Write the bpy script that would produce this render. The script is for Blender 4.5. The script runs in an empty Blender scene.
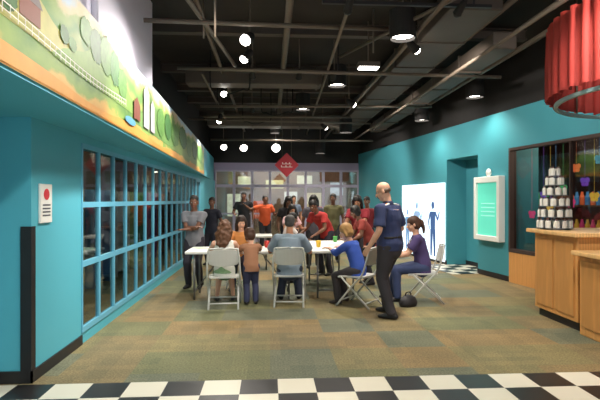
import bpy, bmesh, math, random
from mathutils import Vector, Matrix, noise
random.seed(7)
V=Vector
scene=bpy.context.scene
col=scene.collection
scene.view_settings.view_transform='Standard'

# ------------------------------------------------------------ materials
def mat(name,color,rough=0.6,metal=0.0,noise_amt=0.08,noise_scale=6.0,emit=0,bump=0.0,spec=0.5):
    m=bpy.data.materials.new(name); m.use_nodes=True
    nt=m.node_tree; b=nt.nodes['Principled BSDF']
    b.inputs['Roughness'].default_value=rough; b.inputs['Metallic'].default_value=metal
    b.inputs['Specular IOR Level'].default_value=spec
    tc=nt.nodes.new('ShaderNodeTexCoord'); n=nt.nodes.new('ShaderNodeTexNoise'); n.inputs['Scale'].default_value=noise_scale
    n.inputs['Detail'].default_value=4
    nt.links.new(tc.outputs['Object'],n.inputs['Vector'])
    mx=nt.nodes.new('ShaderNodeMix'); mx.data_type='RGBA'
    c=V(color)
    mx.inputs[6].default_value=(*(c*(1-noise_amt)),1); mx.inputs[7].default_value=(*[min(1,q*(1+noise_amt)) for q in c],1)
    nt.links.new(n.outputs['Fac'],mx.inputs[0]); nt.links.new(mx.outputs[2],b.inputs['Base Color'])
    if emit>0:
        nt.links.new(mx.outputs[2],b.inputs['Emission Color']); b.inputs['Emission Strength'].default_value=emit
    if bump>0:
        bp=nt.nodes.new('ShaderNodeBump'); bp.inputs['Strength'].default_value=bump; bp.inputs['Distance'].default_value=0.01
        nt.links.new(n.outputs['Fac'],bp.inputs['Height']); nt.links.new(bp.outputs[0],b.inputs['Normal'])
    return m
def srgb(r,g,b):
    f=lambda c:((c/255+0.055)/1.055)**2.4 if c>10 else c/255/12.92
    return (f(r),f(g),f(b))
_c={}
def sm(name,r,g,b,**k):
    if name in _c: return _c[name]
    _c[name]=mat(name,srgb(r,g,b),**k); return _c[name]

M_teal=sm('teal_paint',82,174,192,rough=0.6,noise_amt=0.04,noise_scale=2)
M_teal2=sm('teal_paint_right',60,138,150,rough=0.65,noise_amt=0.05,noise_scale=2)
M_tealdark=sm('teal_dark',30,100,115,rough=0.6)
M_frame=sm('window_frame_blue',100,176,204,rough=0.45)
M_lav=sm('lavender_paint',205,200,215,rough=0.7,noise_amt=0.03)
M_lav2=sm('lavender_header',146,136,160,rough=0.7,noise_amt=0.03)
M_black=sm('black_paint',30,27,26,rough=0.8,noise_amt=0.3)
M_ceil=sm('ceiling_black',46,39,34,rough=0.9,noise_amt=0.5,noise_scale=1.5)
M_duct=sm('duct_dark',82,72,64,rough=0.6,noise_amt=0.15)
M_pipe=sm('pipe_grey',104,92,80,rough=0.5,noise_amt=0.15)
M_base=sm('baseboard_black',28,26,28,rough=0.5)
M_metal=sm('grey_metal',128,128,128,rough=0.4,metal=0.6)
M_plastic=sm('chair_plastic',196,196,190,rough=0.5,noise_amt=0.03)
M_white=sm('white_plastic',232,232,226,rough=0.45,noise_amt=0.02)
M_alu=sm('alu_frame',168,160,180,rough=0.45)
M_eye=sm('eye_white',230,225,220,rough=0.2,noise_amt=0.01)
M_iris=sm('iris_dark',35,22,16,rough=0.2)
M_bulb=mat('lamp_glow',(1.0,0.94,0.85),emit=16,noise_amt=0.0)

def wood(name,r,g,b,scale=1.0):
    m=sm(name,r,g,b,rough=0.35); nt=m.node_tree
    w=nt.nodes.new('ShaderNodeTexWave'); w.inputs['Scale'].default_value=3*scale; w.inputs['Distortion'].default_value=6; w.inputs['Detail'].default_value=3
    mp=nt.nodes.new('ShaderNodeMapping'); mp.inputs['Scale'].default_value=(3,3,0.35)
    tc=nt.nodes.new('ShaderNodeTexCoord'); nt.links.new(tc.outputs['Object'],mp.inputs[0]); nt.links.new(mp.outputs[0],w.inputs['Vector'])
    mx=nt.nodes.new('ShaderNodeMix'); mx.data_type='RGBA'; c=V(srgb(r,g,b))
    mx.inputs[6].default_value=(*(c*0.85),1); mx.inputs[7].default_value=(*(c*1.08),1)
    nt.links.new(w.outputs['Fac'],mx.inputs[0]); nt.links.new(mx.outputs[2],nt.nodes['Principled BSDF'].inputs['Base Color'])
    return m
M_wood=wood('maple_wood',208,148,84)
M_wood2=wood('maple_top',230,184,124)

def glass(name,tint,fac,rough=0.03):
    m=bpy.data.materials.new(name); m.use_nodes=True; nt=m.node_tree; nt.nodes.clear()
    o=nt.nodes.new('ShaderNodeOutputMaterial'); t=nt.nodes.new('ShaderNodeBsdfTransparent'); g=nt.nodes.new('ShaderNodeBsdfGlossy')
    t.inputs[0].default_value=(*tint,1); g.inputs['Roughness'].default_value=rough; g.inputs[0].default_value=(0.8,0.85,0.85,1)
    mx=nt.nodes.new('ShaderNodeMixShader'); mx.inputs[0].default_value=fac
    nt.links.new(t.outputs[0],mx.inputs[1]); nt.links.new(g.outputs[0],mx.inputs[2]); nt.links.new(mx.outputs[0],o.inputs[0])
    return m
M_glass=glass('window_glass',(0.75,0.8,0.8),0.16)
M_glass2=glass('shop_glass',(0.85,0.85,0.85),0.06)

def carpet():
    m=bpy.data.materials.new('carpet_tiles'); m.use_nodes=True; nt=m.node_tree; b=nt.nodes['Principled BSDF']; b.inputs['Roughness'].default_value=0.7
    b.inputs['Specular IOR Level'].default_value=0.35
    N=nt.nodes.new; L=nt.links.new
    tc=N('ShaderNodeTexCoord')
    def cell(sx,sy,off):
        mp=N('ShaderNodeMapping'); mp.inputs['Scale'].default_value=(sx,sy,0); mp.inputs['Location'].default_value=(off,off*0.7,0)
        L(tc.outputs['Object'],mp.inputs[0])
        fl=N('ShaderNodeVectorMath'); fl.operation='FLOOR'; L(mp.outputs[0],fl.inputs[0])
        wn=N('ShaderNodeTexWhiteNoise'); wn.noise_dimensions='3D'; L(fl.outputs[0],wn.inputs['Vector']); return wn.outputs['Value']
    a=cell(1.64,1.64,0.0); c=cell(6.5,1.64,3.3); d=cell(1.64,9.0,7.7)
    r1=N('ShaderNodeValToRGB'); e=r1.color_ramp; e.interpolation='CONSTANT'
    cols=[(126,114,84),(112,114,84),(136,118,84),(108,112,94),(128,120,86)]
    e.elements[0].color=(*srgb(*cols[0]),1); e.elements[1].position=0.2; e.elements[1].color=(*srgb(*cols[1]),1)
    for i in (2,3,4):
        q=e.elements.new(i*0.2); q.color=(*srgb(*cols[i]),1)
    L(a,r1.inputs[0])
    ad=N('ShaderNodeMath'); ad.operation='ADD'; L(c,ad.inputs[0]); L(d,ad.inputs[1])
    r2=N('ShaderNodeValToRGB'); r2.color_ramp.elements[0].color=(0.74,0.76,0.74,1); r2.color_ramp.elements[1].color=(1.2,1.12,1.0,1)
    hf=N('ShaderNodeMath'); hf.operation='MULTIPLY'; hf.inputs[1].default_value=0.5; L(ad.outputs[0],hf.inputs[0]); L(hf.outputs[0],r2.inputs[0])
    nz=N('ShaderNodeTexNoise'); nz.inputs['Scale'].default_value=60; nz.inputs['Detail'].default_value=5; L(tc.outputs['Object'],nz.inputs['Vector'])
    r3=N('ShaderNodeValToRGB'); r3.color_ramp.elements[0].position=0.3; r3.color_ramp.elements[0].color=(0.6,0.6,0.6,1); r3.color_ramp.elements[1].position=0.7; r3.color_ramp.elements[1].color=(1.35,1.35,1.35,1)
    L(nz.outputs['Fac'],r3.inputs[0])
    m1=N('ShaderNodeMix'); m1.data_type='RGBA'; m1.blend_type='MULTIPLY'; m1.inputs[0].default_value=1; L(r1.outputs[0],m1.inputs[6]); L(r2.outputs[0],m1.inputs[7])
    m2=N('ShaderNodeMix'); m2.data_type='RGBA'; m2.blend_type='MULTIPLY'; m2.inputs[0].default_value=1; L(m1.outputs[2],m2.inputs[6]); L(r3.outputs[0],m2.inputs[7])
    L(m2.outputs[2],b.inputs['Base Color'])
    return m
def checker():
    m=bpy.data.materials.new('checker_tiles'); m.use_nodes=True; nt=m.node_tree; b=nt.nodes['Principled BSDF']; b.inputs['Roughness'].default_value=0.35
    tc=nt.nodes.new('ShaderNodeTexCoord'); mp=nt.nodes.new('ShaderNodeMapping'); mp.vector_type='TEXTURE'
    mp.inputs['Location'].default_value=(0.065,4.08,-0.05)
    ck=nt.nodes.new('ShaderNodeTexChecker'); ck.inputs['Scale'].default_value=1/0.305
    ck.inputs['Color1'].default_value=(*srgb(220,214,196),1); ck.inputs['Color2'].default_value=(*srgb(34,32,32),1)
    nt.links.new(tc.outputs['Object'],mp.inputs[0]); nt.links.new(mp.outputs[0],ck.inputs['Vector']); nt.links.new(ck.outputs[0],b.inputs['Base Color'])
    return m
M_carpet=carpet(); M_check=checker()

# ------------------------------------------------------------ helpers
def link(o,parent=None):
    col.objects.link(o)
    if parent is not None: o.parent=parent
    return o
def obj_bm(name,bm,m,parent=None,smooth=False,mw=None):
    bmesh.ops.recalc_face_normals(bm,faces=bm.faces)
    me=bpy.data.meshes.new(name); bm.to_mesh(me); bm.free()
    me.materials.append(m)
    if smooth:
        for p in me.polygons: p.use_smooth=True
    o=bpy.data.objects.new(name,me); link(o,parent)
    if mw is not None: o.matrix_world=mw
    return o
def thing(o,label,cat,group=None):
    o['label']=label; o['category']=cat
    if group: o['group']=group
    return o
def struct(o,label=None):
    o['kind']='structure'
    if label: o['label']=label
    return o
def addbox(bm,x0,x1,y0,y1,z0,z1,bev=0,mi=0):
    vs=[bm.verts.new((x,y,z)) for z in (z0,z1) for x,y in ((x0,y0),(x1,y0),(x1,y1),(x0,y1))]
    fs=[]
    for f in ((3,2,1,0),(4,5,6,7),(0,1,5,4),(1,2,6,5),(2,3,7,6),(3,0,4,7)):
        fc=bm.faces.new([vs[i] for i in f]); fc.material_index=mi; fs.append(fc)
    if bev>0:
        es=list({e for f in fs for e in f.edges})
        bmesh.ops.bevel(bm,geom=es,offset=bev,segments=2,affect='EDGES',profile=0.5,material=-1)
def boxes(name,lst,m,parent=None,bev=0,mw=None):
    bm=bmesh.new()
    for b in lst: addbox(bm,*b[:6],bev=bev)
    return obj_bm(name,bm,m,parent,mw=mw)
def ring(bm,c,a,b,ra,rb,seg):
    return [bm.verts.new(c+a*(ra*math.cos(2*math.pi*i/seg))+b*(rb*math.sin(2*math.pi*i/seg))) for i in range(seg)]
def loft(bm,pts,radii,side=V((1,0,0)),round_=True,seg=14,capk=0.999):
    pts=[V(p) for p in pts]; radii=[(r,r) if not isinstance(r,(tuple,list)) else r for r in radii]
    rings=[]; n=len(pts); fr=[]
    for i in range(n):
        t=(pts[min(i+1,n-1)]-pts[max(i-1,0)]).normalized()
        s=V(side); a=s-t*s.dot(t)
        if a.length<0.05:
            s=V((0,1,0)); a=s-t*s.dot(t)
            if a.length<0.05: s=V((0,0,1)); a=s-t*s.dot(t)
        a.normalize(); b=t.cross(a); fr.append((t,a,b))
    def cap(i,sgn):
        t,a,b=fr[i]; ra,rb=radii[i]; r=min(ra,rb); out=[]
        for an in (75,50,25):
            k=math.radians(an); out.append((pts[i]+t*(sgn*r*math.sin(k)),a,b,ra*math.cos(k),rb*math.cos(k)))
        return out
    seq=[]
    if round_: seq+=cap(0,-1)
    for i in range(n): seq.append((pts[i],fr[i][1],fr[i][2],*radii[i]))
    if round_: seq+=cap(n-1,1)[::-1]
    for s in seq: rings.append(ring(bm,*s,seg))
    for r1,r2 in zip(rings,rings[1:]):
        for i in range(seg):
            j=(i+1)%seg; bm.faces.new((r1[i],r1[j],r2[j],r2[i]))
    bm.faces.new(rings[0][::-1]); bm.faces.new(rings[-1])
def ell(bm,c,r,R=None,seg=16):
    R=R or Matrix.Identity(3)
    ret=bmesh.ops.create_uvsphere(bm,u_segments=seg,v_segments=seg//2+2,radius=1)
    for v in ret['verts']: v.co=V(c)+R@V((v.co.x*r[0],v.co.y*r[1],v.co.z*r[2]))
def smoothpath(pts,k=5):
    pts=[V(p) for p in pts]
    if len(pts)<3: return pts
    out=[]
    P=[pts[0]]+pts+[pts[-1]]
    for i in range(1,len(P)-2):
        for j in range(k):
            t=j/k; p0,p1,p2,p3=P[i-1],P[i],P[i+1],P[i+2]
            out.append(0.5*((2*p1)+(-p0+p2)*t+(2*p0-5*p1+4*p2-p3)*t*t+(-p0+3*p1-3*p2+p3)*t**3))
    out.append(pts[-1]); return out
def tube(name,pts,r,m,parent=None,sm_=False,seg=8):
    bm=bmesh.new(); pp=smoothpath(pts) if sm_ else [V(p) for p in pts]
    loft(bm,pp,[r]*len(pp),seg=seg,round_=False); return obj_bm(name,bm,m,parent,smooth=True)
def cyl(bm,c,r0,r1,z0,z1,seg=20):
    loft(bm,[(c[0],c[1],z0),(c[0],c[1],z1)],[r0,r1],round_=False,seg=seg)
def empty(name,loc,rz=0):
    e=bpy.data.objects.new(name,None); e.location=loc; e.rotation_euler=(0,0,rz); e.empty_display_size=0.1; link(e); return e
def vox(name,bm,voxel,m,parent,iters=2,disp=None):
    bmesh.ops.recalc_face_normals(bm,faces=bm.faces)
    me=bpy.data.meshes.new('tmp'); bm.to_mesh(me); bm.free()
    o=bpy.data.objects.new('tmp',me); col.objects.link(o)
    md=o.modifiers.new('r','REMESH'); md.mode='VOXEL'; md.voxel_size=voxel
    if iters:
        s=o.modifiers.new('s','SMOOTH'); s.iterations=iters; s.factor=0.5
    dg=bpy.context.evaluated_depsgraph_get()
    me2=bpy.data.meshes.new_from_object(o.evaluated_get(dg))
    bpy.data.objects.remove(o); bpy.data.meshes.remove(me)
    me2.name=name; me2.materials.clear(); me2.materials.append(m)
    if disp:
        amp,sc=disp
        for v in me2.vertices:
            n=v.normal.copy(); v.co+=n*(amp*noise.noise(v.co*sc))
    me2.polygons.foreach_set('use_smooth',[True]*len(me2.polygons))
    ob=bpy.data.objects.new(name,me2); link(ob,parent); return ob

# ------------------------------------------------------------ PEOPLE (built first)
skins={'dark':sm('skin_dark',118,78,58,rough=0.5),'mid':sm('skin_mid',180,126,96,rough=0.5),'light':sm('skin_light',224,172,144,rough=0.5)}
lipm=sm('lips',150,80,75,rough=0.4)
def ik(a,tg,l1,l2,pole):
    d=tg-a; L=min(d.length,(l1+l2)*0.995); dn=d.normalized(); tg=a+dn*L
    x=(l1*l1-l2*l2+L*L)/(2*L); h=math.sqrt(max(0,l1*l1-x*x)); p=V(pole)-dn*V(pole).dot(dn)
    if p.length<1e-4: p=V((0,0,-1))
    return a+dn*x+p.normalized()*h, tg
def hand(bm,w,d,n,side,curl,s):
    d=d.normalized(); n=(n-d*n.dot(d)).normalized(); sd=side.normalized(); sd=(sd-d*sd.dot(d)-n*sd.dot(n)).normalized()
    loft(bm,[w-d*0.01*s,w+d*0.03*s,w+d*0.085*s],[(0.026*s,0.018*s),(0.037*s,0.016*s),(0.041*s,0.013*s)],side=sd)
    for k,(o,L) in enumerate(((0.031,0.068),(0.0105,0.078),(-0.0105,0.073),(-0.031,0.056))):
        b=w+d*0.08*s+sd*o*s; sp=sd*o*0.9
        d1=(d+n*math.tan(curl*0.5)+sp*1.5).normalized(); d2=(d+n*math.tan(min(1.3,curl*1.3))+sp).normalized()
        p1=b+d1*L*0.5*s; p2=p1+d2*L*0.5*s
        loft(bm,[b,p1,p2],[0.0095*s,0.009*s,0.0075*s],side=sd,seg=8)
    b=w+d*0.02*s+sd*0.028*s; p1=b+(d*0.6+sd*0.8+n*0.2).normalized()*0.04*s; p2=p1+(d*0.9+sd*0.3+n*0.4).normalized()*0.035*s
    loft(bm,[b,p1,p2],[0.013*s,0.0115*s,0.009*s],side=n,seg=8)

def person(x,y,yaw,label,H=1.72,pelvis=None,lean=0,side=0,twist=0,hs=1.0,bulk=1.0,head=(0,0),hands=((None),(None)),feet=None,kpole=(0,1,0),
           skin='mid',shirt=(80,80,80),sleeve=0.6,pants=(40,40,50),shorts=1.0,shoe=(30,30,32),hair=('short',(30,22,18)),voxel=0.011,hem=0.10,epole=None,
           tank=False,collar=None,belt=False,extra=None,curl=0.4,hdir=(None,None)):
    s=H/1.75
    P=V(pelvis)*1.0 if pelvis else V((0,0,0.93*s))
    Rl=Matrix.Rotation(math.radians(-lean),3,'X')@Matrix.Rotation(math.radians(side),3,'Y')
    u=Rl@V((0,0,1)); R2=Matrix.Rotation(math.radians(twist),3,'Z')
    rr=(R2@V((1,0,0))); rr=(rr-u*rr.dot(u)).normalized(); fw=u.cross(rr)
    um=(V((0,0,1))+u).normalized()
    S0=P-V((0,0,0.05*s)); S1=P+um*0.13*s; S2=S1+u*0.16*s; S3=S2+u*0.13*s; NB=S3+u*0.08*s
    shR=S3+rr*0.172*s*bulk+u*0.015*s; shL=S3-rr*0.172*s*bulk+u*0.015*s
    hipx=V((1,0,0)); hpR=P+hipx*0.09*s-V((0,0,0.03*s)); hpL=P-hipx*0.09*s-V((0,0,0.03*s))
    A1,A2=0.285*s,0.25*s
    arms=[]
    for i,(sh,sg) in enumerate(((shR,1),(shL,-1))):
        tg=hands[i]
        tg=V(tg) if tg is not None else sh+V((sg*0.08*s,0.06*s,-0.50*s))
        pole=V(epole[i]) if epole else V((sg*0.5,-0.8,-0.4))
        el_,wr=ik(sh,tg,A1,A2,pole); arms.append((sh,el_,wr,sg))
    feet=feet or ((0.11*s,0.02,0),(-0.11*s,0.0,0))
    legs=[]
    for i,(hp,sg) in enumerate(((hpR,1),(hpL,-1))):
        f=V(feet[i]); f=V((f.x,f.y,f.z+0.085*s)); kn,an=ik(hp,f,0.43*s,0.42*s,V(kpole)); legs.append((hp,kn,an,sg))
    hd=hs*(0.35+0.65*s)
    Rh=Matrix.Rotation(math.radians(head[0]),3,'Z')@Matrix.Rotation(math.radians(-head[1]),3,'X')
    ndir=(u*0.7+V((0,0,1))*0.5).normalized()
    hc=NB+ndir*0.05*s+(Rh@V((0,0.015,0.125)))*hd
    def hp_(a,b,c): return hc+Rh@(V((a,b,c))*hd)
    def torso(bm,g,low,neck=True,tank=False):
        b=bulk
        pts=[S0-V((0,0,low*s)) ,P,S1,S2,S3]; rad=[(0.165*b,0.12*b),(0.17*b,0.125*b),(0.145*b,0.108*b),(0.16*b,0.112*b),(0.165*b,0.10*b)]
        rad=[((p+g/s)*s,(q+g/s)*s) for p,q in rad]
        loft(bm,pts,rad,side=rr,round_=False,seg=20)
        loft(bm,[S3-u*0.03*s,S3+u*0.03*s,NB],[((0.165*b)*s+g,0.095*s+g),(0.135*s+g,0.075*s+g),(0.065*s+g*0.6,0.06*s+g*0.6)],side=rr,round_=False,seg=18)
    bm=bmesh.new()
    torso(bm,0,0.03)
    loft(bm,[NB-u*0.03*s,hp_(0,-0.02,-0.06)],[0.058*s,0.052*s],side=rr)
    ell(bm,hp_(0,-0.012,0.032),(0.076*hd,0.093*hd,0.086*hd),Rh); ell(bm,hp_(0,0.018,-0.035),(0.060*hd,0.070*hd,0.078*hd),Rh); ell(bm,hp_(0,0.058,-0.092),(0.030*hd,0.026*hd,0.022*hd),Rh)
    loft(bm,[hp_(0,0.082,0.012),hp_(0,0.104,-0.028)],[0.009*hd,0.015*hd],seg=10)
    loft(bm,[hp_(-0.045,0.066,0.024),hp_(0,0.080,0.026),hp_(0.045,0.066,0.024)],[0.010*hd]*3,side=V((0,0,1)),seg=8)
    for sg in (-1,1): ell(bm,hp_(sg*0.076,-0.005,-0.01),(0.011*hd,0.022*hd,0.034*hd),Rh,seg=10)
    for i,(sh,e1,wr,sg) in enumerate(arms):
        loft(bm,[S3+rr*sg*0.08*s,sh],[0.075*s,0.056*s*bulk],side=fw)
        loft(bm,[sh,sh.lerp(e1,0.4),e1],[0.055*s*bulk,0.048*s*bulk,0.038*s],side=fw)
        loft(bm,[e1,e1.lerp(wr,0.3),wr],[0.039*s,0.041*s,(0.027*s,0.022*s)],side=fw)
        d=(wr-e1).normalized()
        if hdir[i] is not None: d=V(hdir[i]).normalized()
        nn=V((-sg,0,0)) if abs(d.z)>0.75 else V((0,0,-1)); th=V((0,1,0)) if abs(d.z)>0.75 else V((-sg*0.9,0.3,0.3))
        hand(bm,wr,d,nn,th,curl,max(0.72,s)*0.98)
    for hp,kn,an,sg in legs:
        loft(bm,[hp,hp.lerp(kn,0.5),kn],[0.088*s*bulk,0.072*s*bulk,0.054*s],side=V((1,0,0)))
        loft(bm,[kn,kn.lerp(an,0.3),an],[0.054*s,0.055*s,0.036*s],side=V((1,0,0)))
        fd=V((0.15*sg,1,0)).normalized()
        loft(bm,[an-fd*0.03*s-V((0,0,0.045*s)),an+fd*0.06*s-V((0,0,0.05*s)),an+fd*0.13*s-V((0,0,0.062*s))],[(0.032*s,0.03*s),(0.04*s,0.028*s),(0.036*s,0.018*s)],side=V((1,0,0)))
    body=vox('person',bm,voxel*0.85,skins[skin],None,iters=2)
    thing(body,label,'person')
    g=0.013
    bm=bmesh.new(); torso(bm,g,hem)
    for sh,e1,wr,sg in arms:
        if tank:
            loft(bm,[S3+rr*sg*0.07*s,S3+rr*sg*0.12*s+u*0.01*s],[0.075*s+g,0.055*s+g],side=fw); continue
        loft(bm,[S3+rr*sg*0.08*s,sh],[0.075*s+g,0.058*s*bulk+g],side=fw)
        if sleeve<=1:
            en=sh.lerp(e1,sleeve); loft(bm,[sh,en],[0.056*s*bulk+g,0.050*s*bulk+g+0.008],side=fw,round_=False)
            ell(bm,sh,(0.056*s*bulk+g,)*3)
        else:
            loft(bm,[sh,sh.lerp(e1,0.5),e1],[0.056*s*bulk+g,0.05*s*bulk+g,0.042*s+g],side=fw); en=e1.lerp(wr,sleeve-1); loft(bm,[e1,en],[0.042*s+g,0.034*s+g*0.7],side=fw,round_=False); ell(bm,e1,(0.042*s+g,)*3)
    vox('shirt',bm,voxel,sm('shirt_%d_%d_%d'%shirt,*shirt,rough=0.85,noise_amt=0.14,noise_scale=9),body,iters=3,disp=(0.010,9))
    if collar:
        bm=bmesh.new(); loft(bm,[NB-u*0.015*s,NB+ndir*0.035*s],[(0.078*s,0.076*s),(0.066*s,0.064*s)],side=rr,round_=False,seg=18); vox('collar',bm,0.010,sm('collar_%d_%d_%d'%collar,*collar),body,iters=1)
    bm=bmesh.new(); g=0.012
    loft(bm,[S0-V((0,0,0.03*s)),P,P+um*0.07*s],[(0.165*bulk*s+g*0.6,0.12*bulk*s+g*0.6),(0.17*bulk*s+g*0.4,0.122*bulk*s+g*0.4),(0.152*bulk*s+g*0.4,0.112*bulk*s+g*0.3)],side=V((1,0,0)),seg=20)
    for hp,kn,an,sg in legs:
        if shorts>=1:
            loft(bm,[hp,hp.lerp(kn,0.5),kn],[0.092*s*bulk+g,0.078*s*bulk+g,0.062*s+g],side=V((1,0,0)))
            b_=an-V((0,0,0.03*s)); loft(bm,[kn,kn.lerp(an,0.4),b_],[0.062*s+g,0.060*s+g,0.050*s+g],side=V((1,0,0)),round_=False); ell(bm,kn,(0.062*s+g,)*3)
        else:
            en=hp.lerp(kn,shorts*1.2); loft(bm,[hp,en],[0.092*s*bulk+g,0.078*s*bulk+g],side=V((1,0,0)),round_=False)
    vox('trousers' if shorts>=1 else 'shorts',bm,voxel,sm('trousers_%d_%d_%d'%pants,*pants,rough=0.85,noise_amt=0.12,noise_scale=8),body,iters=3,disp=(0.008,8))
    if belt:
        bm=bmesh.new(); c=P+um*0.075*s; loft(bm,[c-um*0.018,c+um*0.018],[(0.155*bulk*s+0.016,0.115*bulk*s+0.016)]*2,side=rr,round_=False,seg=24); vox('belt',bm,0.012,M_black,body,iters=1)
    for hp,kn,an,sg in legs:
        bm=bmesh.new(); fd=V((0.15*sg,1,0)).normalized()
        def q(f,dz): return an+fd*f*s+V((0,0,dz*s))
        loft(bm,[q(-0.045,-0.045),q(0.03,-0.04),q(0.10,-0.052),q(0.165,-0.062)],[(0.038*s,0.038*s),(0.043*s,0.042*s),(0.046*s,0.032*s),(0.036*s,0.021*s)],side=V((1,0,0)))
        loft(bm,[q(-0.01,-0.05),q(-0.01,0.005)],[0.043*s,0.044*s],round_=False)
        vox('shoe',bm,0.012,sm('shoe_%d_%d_%d'%shoe,*shoe),body,iters=2)
    for sg in (-1,1):
        bm=bmesh.new(); ell(bm,hp_(sg*0.031,0.071,0.006),(0.013*hd,0.012*hd,0.009*hd),Rh,seg=10); eo=obj_bm('eye',bm,M_eye,parent=body,smooth=True)
        bm=bmesh.new(); ell(bm,hp_(sg*0.031,0.081,0.006),(0.0065*hd,0.004*hd,0.0065*hd),Rh,seg=8); obj_bm('iris',bm,M_iris,parent=eo,smooth=True)
    bm=bmesh.new(); ell(bm,hp_(0,0.084,-0.060),(0.024*hd,0.009*hd,0.008*hd),Rh,seg=10); obj_bm('lips',bm,lipm,parent=body,smooth=True)
    st,hc_=hair; bm=bmesh.new(); amp=(0.006,25)
    hm=sm('hair_%d_%d_%d'%hc_,*hc_,rough=0.6,noise_amt=0.35,noise_scale=30)
    if st=='bald':
        ell(bm,hp_(0,-0.034,-0.002),(0.079*hd,0.072*hd,0.046*hd),Rh)
    elif st=='short':
        ell(bm,hp_(0,-0.022,0.045),(0.083*hd,0.098*hd,0.086*hd),Rh); ell(bm,hp_(0,-0.05,-0.005),(0.078*hd,0.062*hd,0.065*hd),Rh)
    elif st in('long','curly','pony','bob'):
        ell(bm,hp_(0,-0.022,0.043),(0.092*hd,0.105*hd,0.092*hd),Rh); ell(bm,hp_(0,-0.045,-0.02),(0.095*hd,0.075*hd,0.09*hd),Rh)
        if st=='long' or st=='curly':
            k=1.0 if st=='long' else 1.15
            loft(bm,[hp_(0,-0.06,0.0),hp_(0,-0.085,-0.10),hp_(0,-0.10,-0.20),hp_(0,-0.105,-0.28)],[(0.09*hd*k,0.06*hd*k),(0.105*hd*k,0.055*hd*k),(0.10*hd*k,0.045*hd),(0.06*hd,0.03*hd)],side=Rh@V((1,0,0)))
            for sg in(-1,1): loft(bm,[hp_(sg*0.075,0.0,0.03),hp_(sg*0.088,-0.01,-0.07),hp_(sg*0.085,-0.03,-0.18)],[0.03*hd,0.032*hd,0.022*hd])
        if st=='curly': amp=(0.03,22)
        if st=='bob':
            for sg in(-1,1): loft(bm,[hp_(sg*0.072,0.005,0.04),hp_(sg*0.082,-0.005,-0.07)],[0.03*hd,0.026*hd])
        if st=='pony':
            loft(bm,[hp_(0,-0.10,0.05),hp_(0,-0.15,0.0),hp_(0,-0.155,-0.10),hp_(0,-0.14,-0.18)],[0.028*hd,0.034*hd,0.03*hd,0.014*hd])
    vox('hair',bm,0.011,hm,body,iters=1,disp=amp)
    if extra: extra(body,dict(S1=S1,S2=S2,S3=S3,NB=NB,u=u,rr=rr,fw=fw,s=s,arms=arms,P=P,hp=hp_))
    body.location=(x,y,0); body.rotation_euler=(0,0,math.radians(yaw))
    return body

def plaid(body,k):
    s=k['s']; bm=bmesh.new(); loft(bm,[k['P']-V((0,0,0.06)),k['P']+V((0,0,0.10*s))],[(0.185*s,0.15*s),(0.155*s,0.125*s)],side=k['rr'],round_=False,seg=20)
    vox('skirt',bm,0.012,sm('green_plaid',130,165,120,noise_amt=0.45,noise_scale=30),body,iters=1)
person(-0.66,7.00,3,'girl with curly brown hair in white tank top seated at table',H=1.45,pelvis=(0,-0.02,0.53),lean=8,hs=1.08,head=(-15,12),hands=((0.16,0.36,0.79),(-0.16,0.38,0.79)),
   feet=((0.12,0.32,0.0),(-0.12,0.30,0.0)),skin='light',shirt=(225,225,215),tank=True,pants=(95,120,90),shorts=0.6,shoe=(60,60,60),hair=('curly',(92,58,34)),extra=plaid,hdir=((0,1,0),(0,1,0)))
person(-0.27,7.02,8,'small child in a tan shirt leaning on the white table',H=1.08,lean=12,hs=1.12,head=(40,15),hands=((0.12,0.36,0.78),(-0.16,0.34,0.78)),skin='light',shirt=(158,112,84),pants=(52,56,84),shorts=1.0,
   shoe=(35,30,32),hair=('bob',(70,42,26)),hdir=((0,1,0),(0,1,0)))
person(-0.50,8.43,178,'child with dark hair in orange shirt seated across the table',H=1.5,pelvis=(0,-0.02,0.55),lean=8,hs=1.05,head=(10,14),hands=((0.2,0.45,0.80),(-0.18,0.45,0.80)),feet=((0.12,0.32,0),(-0.12,0.3,0)),
   skin='light',shirt=(226,150,84),pants=(60,60,80),hair=('long',(48,30,22)),hdir=((0,1,0),(0,1,0)),voxel=0.012)
person(-1.30,8.42,168,'person in grey shirt standing with forearms crossed beside the table',H=1.62,lean=3,head=(12,12),bulk=1.05,hands=((-0.10,0.22,1.06),(0.12,0.24,1.02)),epole=((1,-0.2,-0.8),(-1,-0.2,-0.8)),skin='dark',shirt=(120,120,126),pants=(48,46,56),
   hair=('short',(22,18,16)),voxel=0.012,hdir=((-1,0.15,0.1),(1,0.15,0.0)))
person(0.285,7.04,-4,'man in a grey-blue shirt seated on a folding chair',H=1.68,pelvis=(0,-0.03,0.545),lean=16,bulk=1.08,head=(-8,10),hands=((0.20,0.40,0.80),(-0.2,0.42,0.80)),feet=((0.14,0.34,0),(-0.14,0.30,0)),
   skin='mid',shirt=(132,148,162),sleeve=0.85,pants=(56,62,80),hair=('short',(66,62,60)),hdir=((0,1,0),(0,1,0)))
person(1.26,6.91,52,'child in bright blue shirt with blond hair leaning over the table',H=1.42,pelvis=(0,-0.02,0.53),lean=22,hs=1.08,head=(18,22),hands=((0.22,0.40,0.80),(-0.02,0.46,0.80)),feet=((0.12,0.26,0),(-0.12,0.24,0)),
   skin='light',shirt=(56,88,180),sleeve=1.5,pants=(60,55,58),shoe=(60,50,45),hair=('bob',(176,134,80)),hdir=((0,1,0),(0,1,0)))
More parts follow.
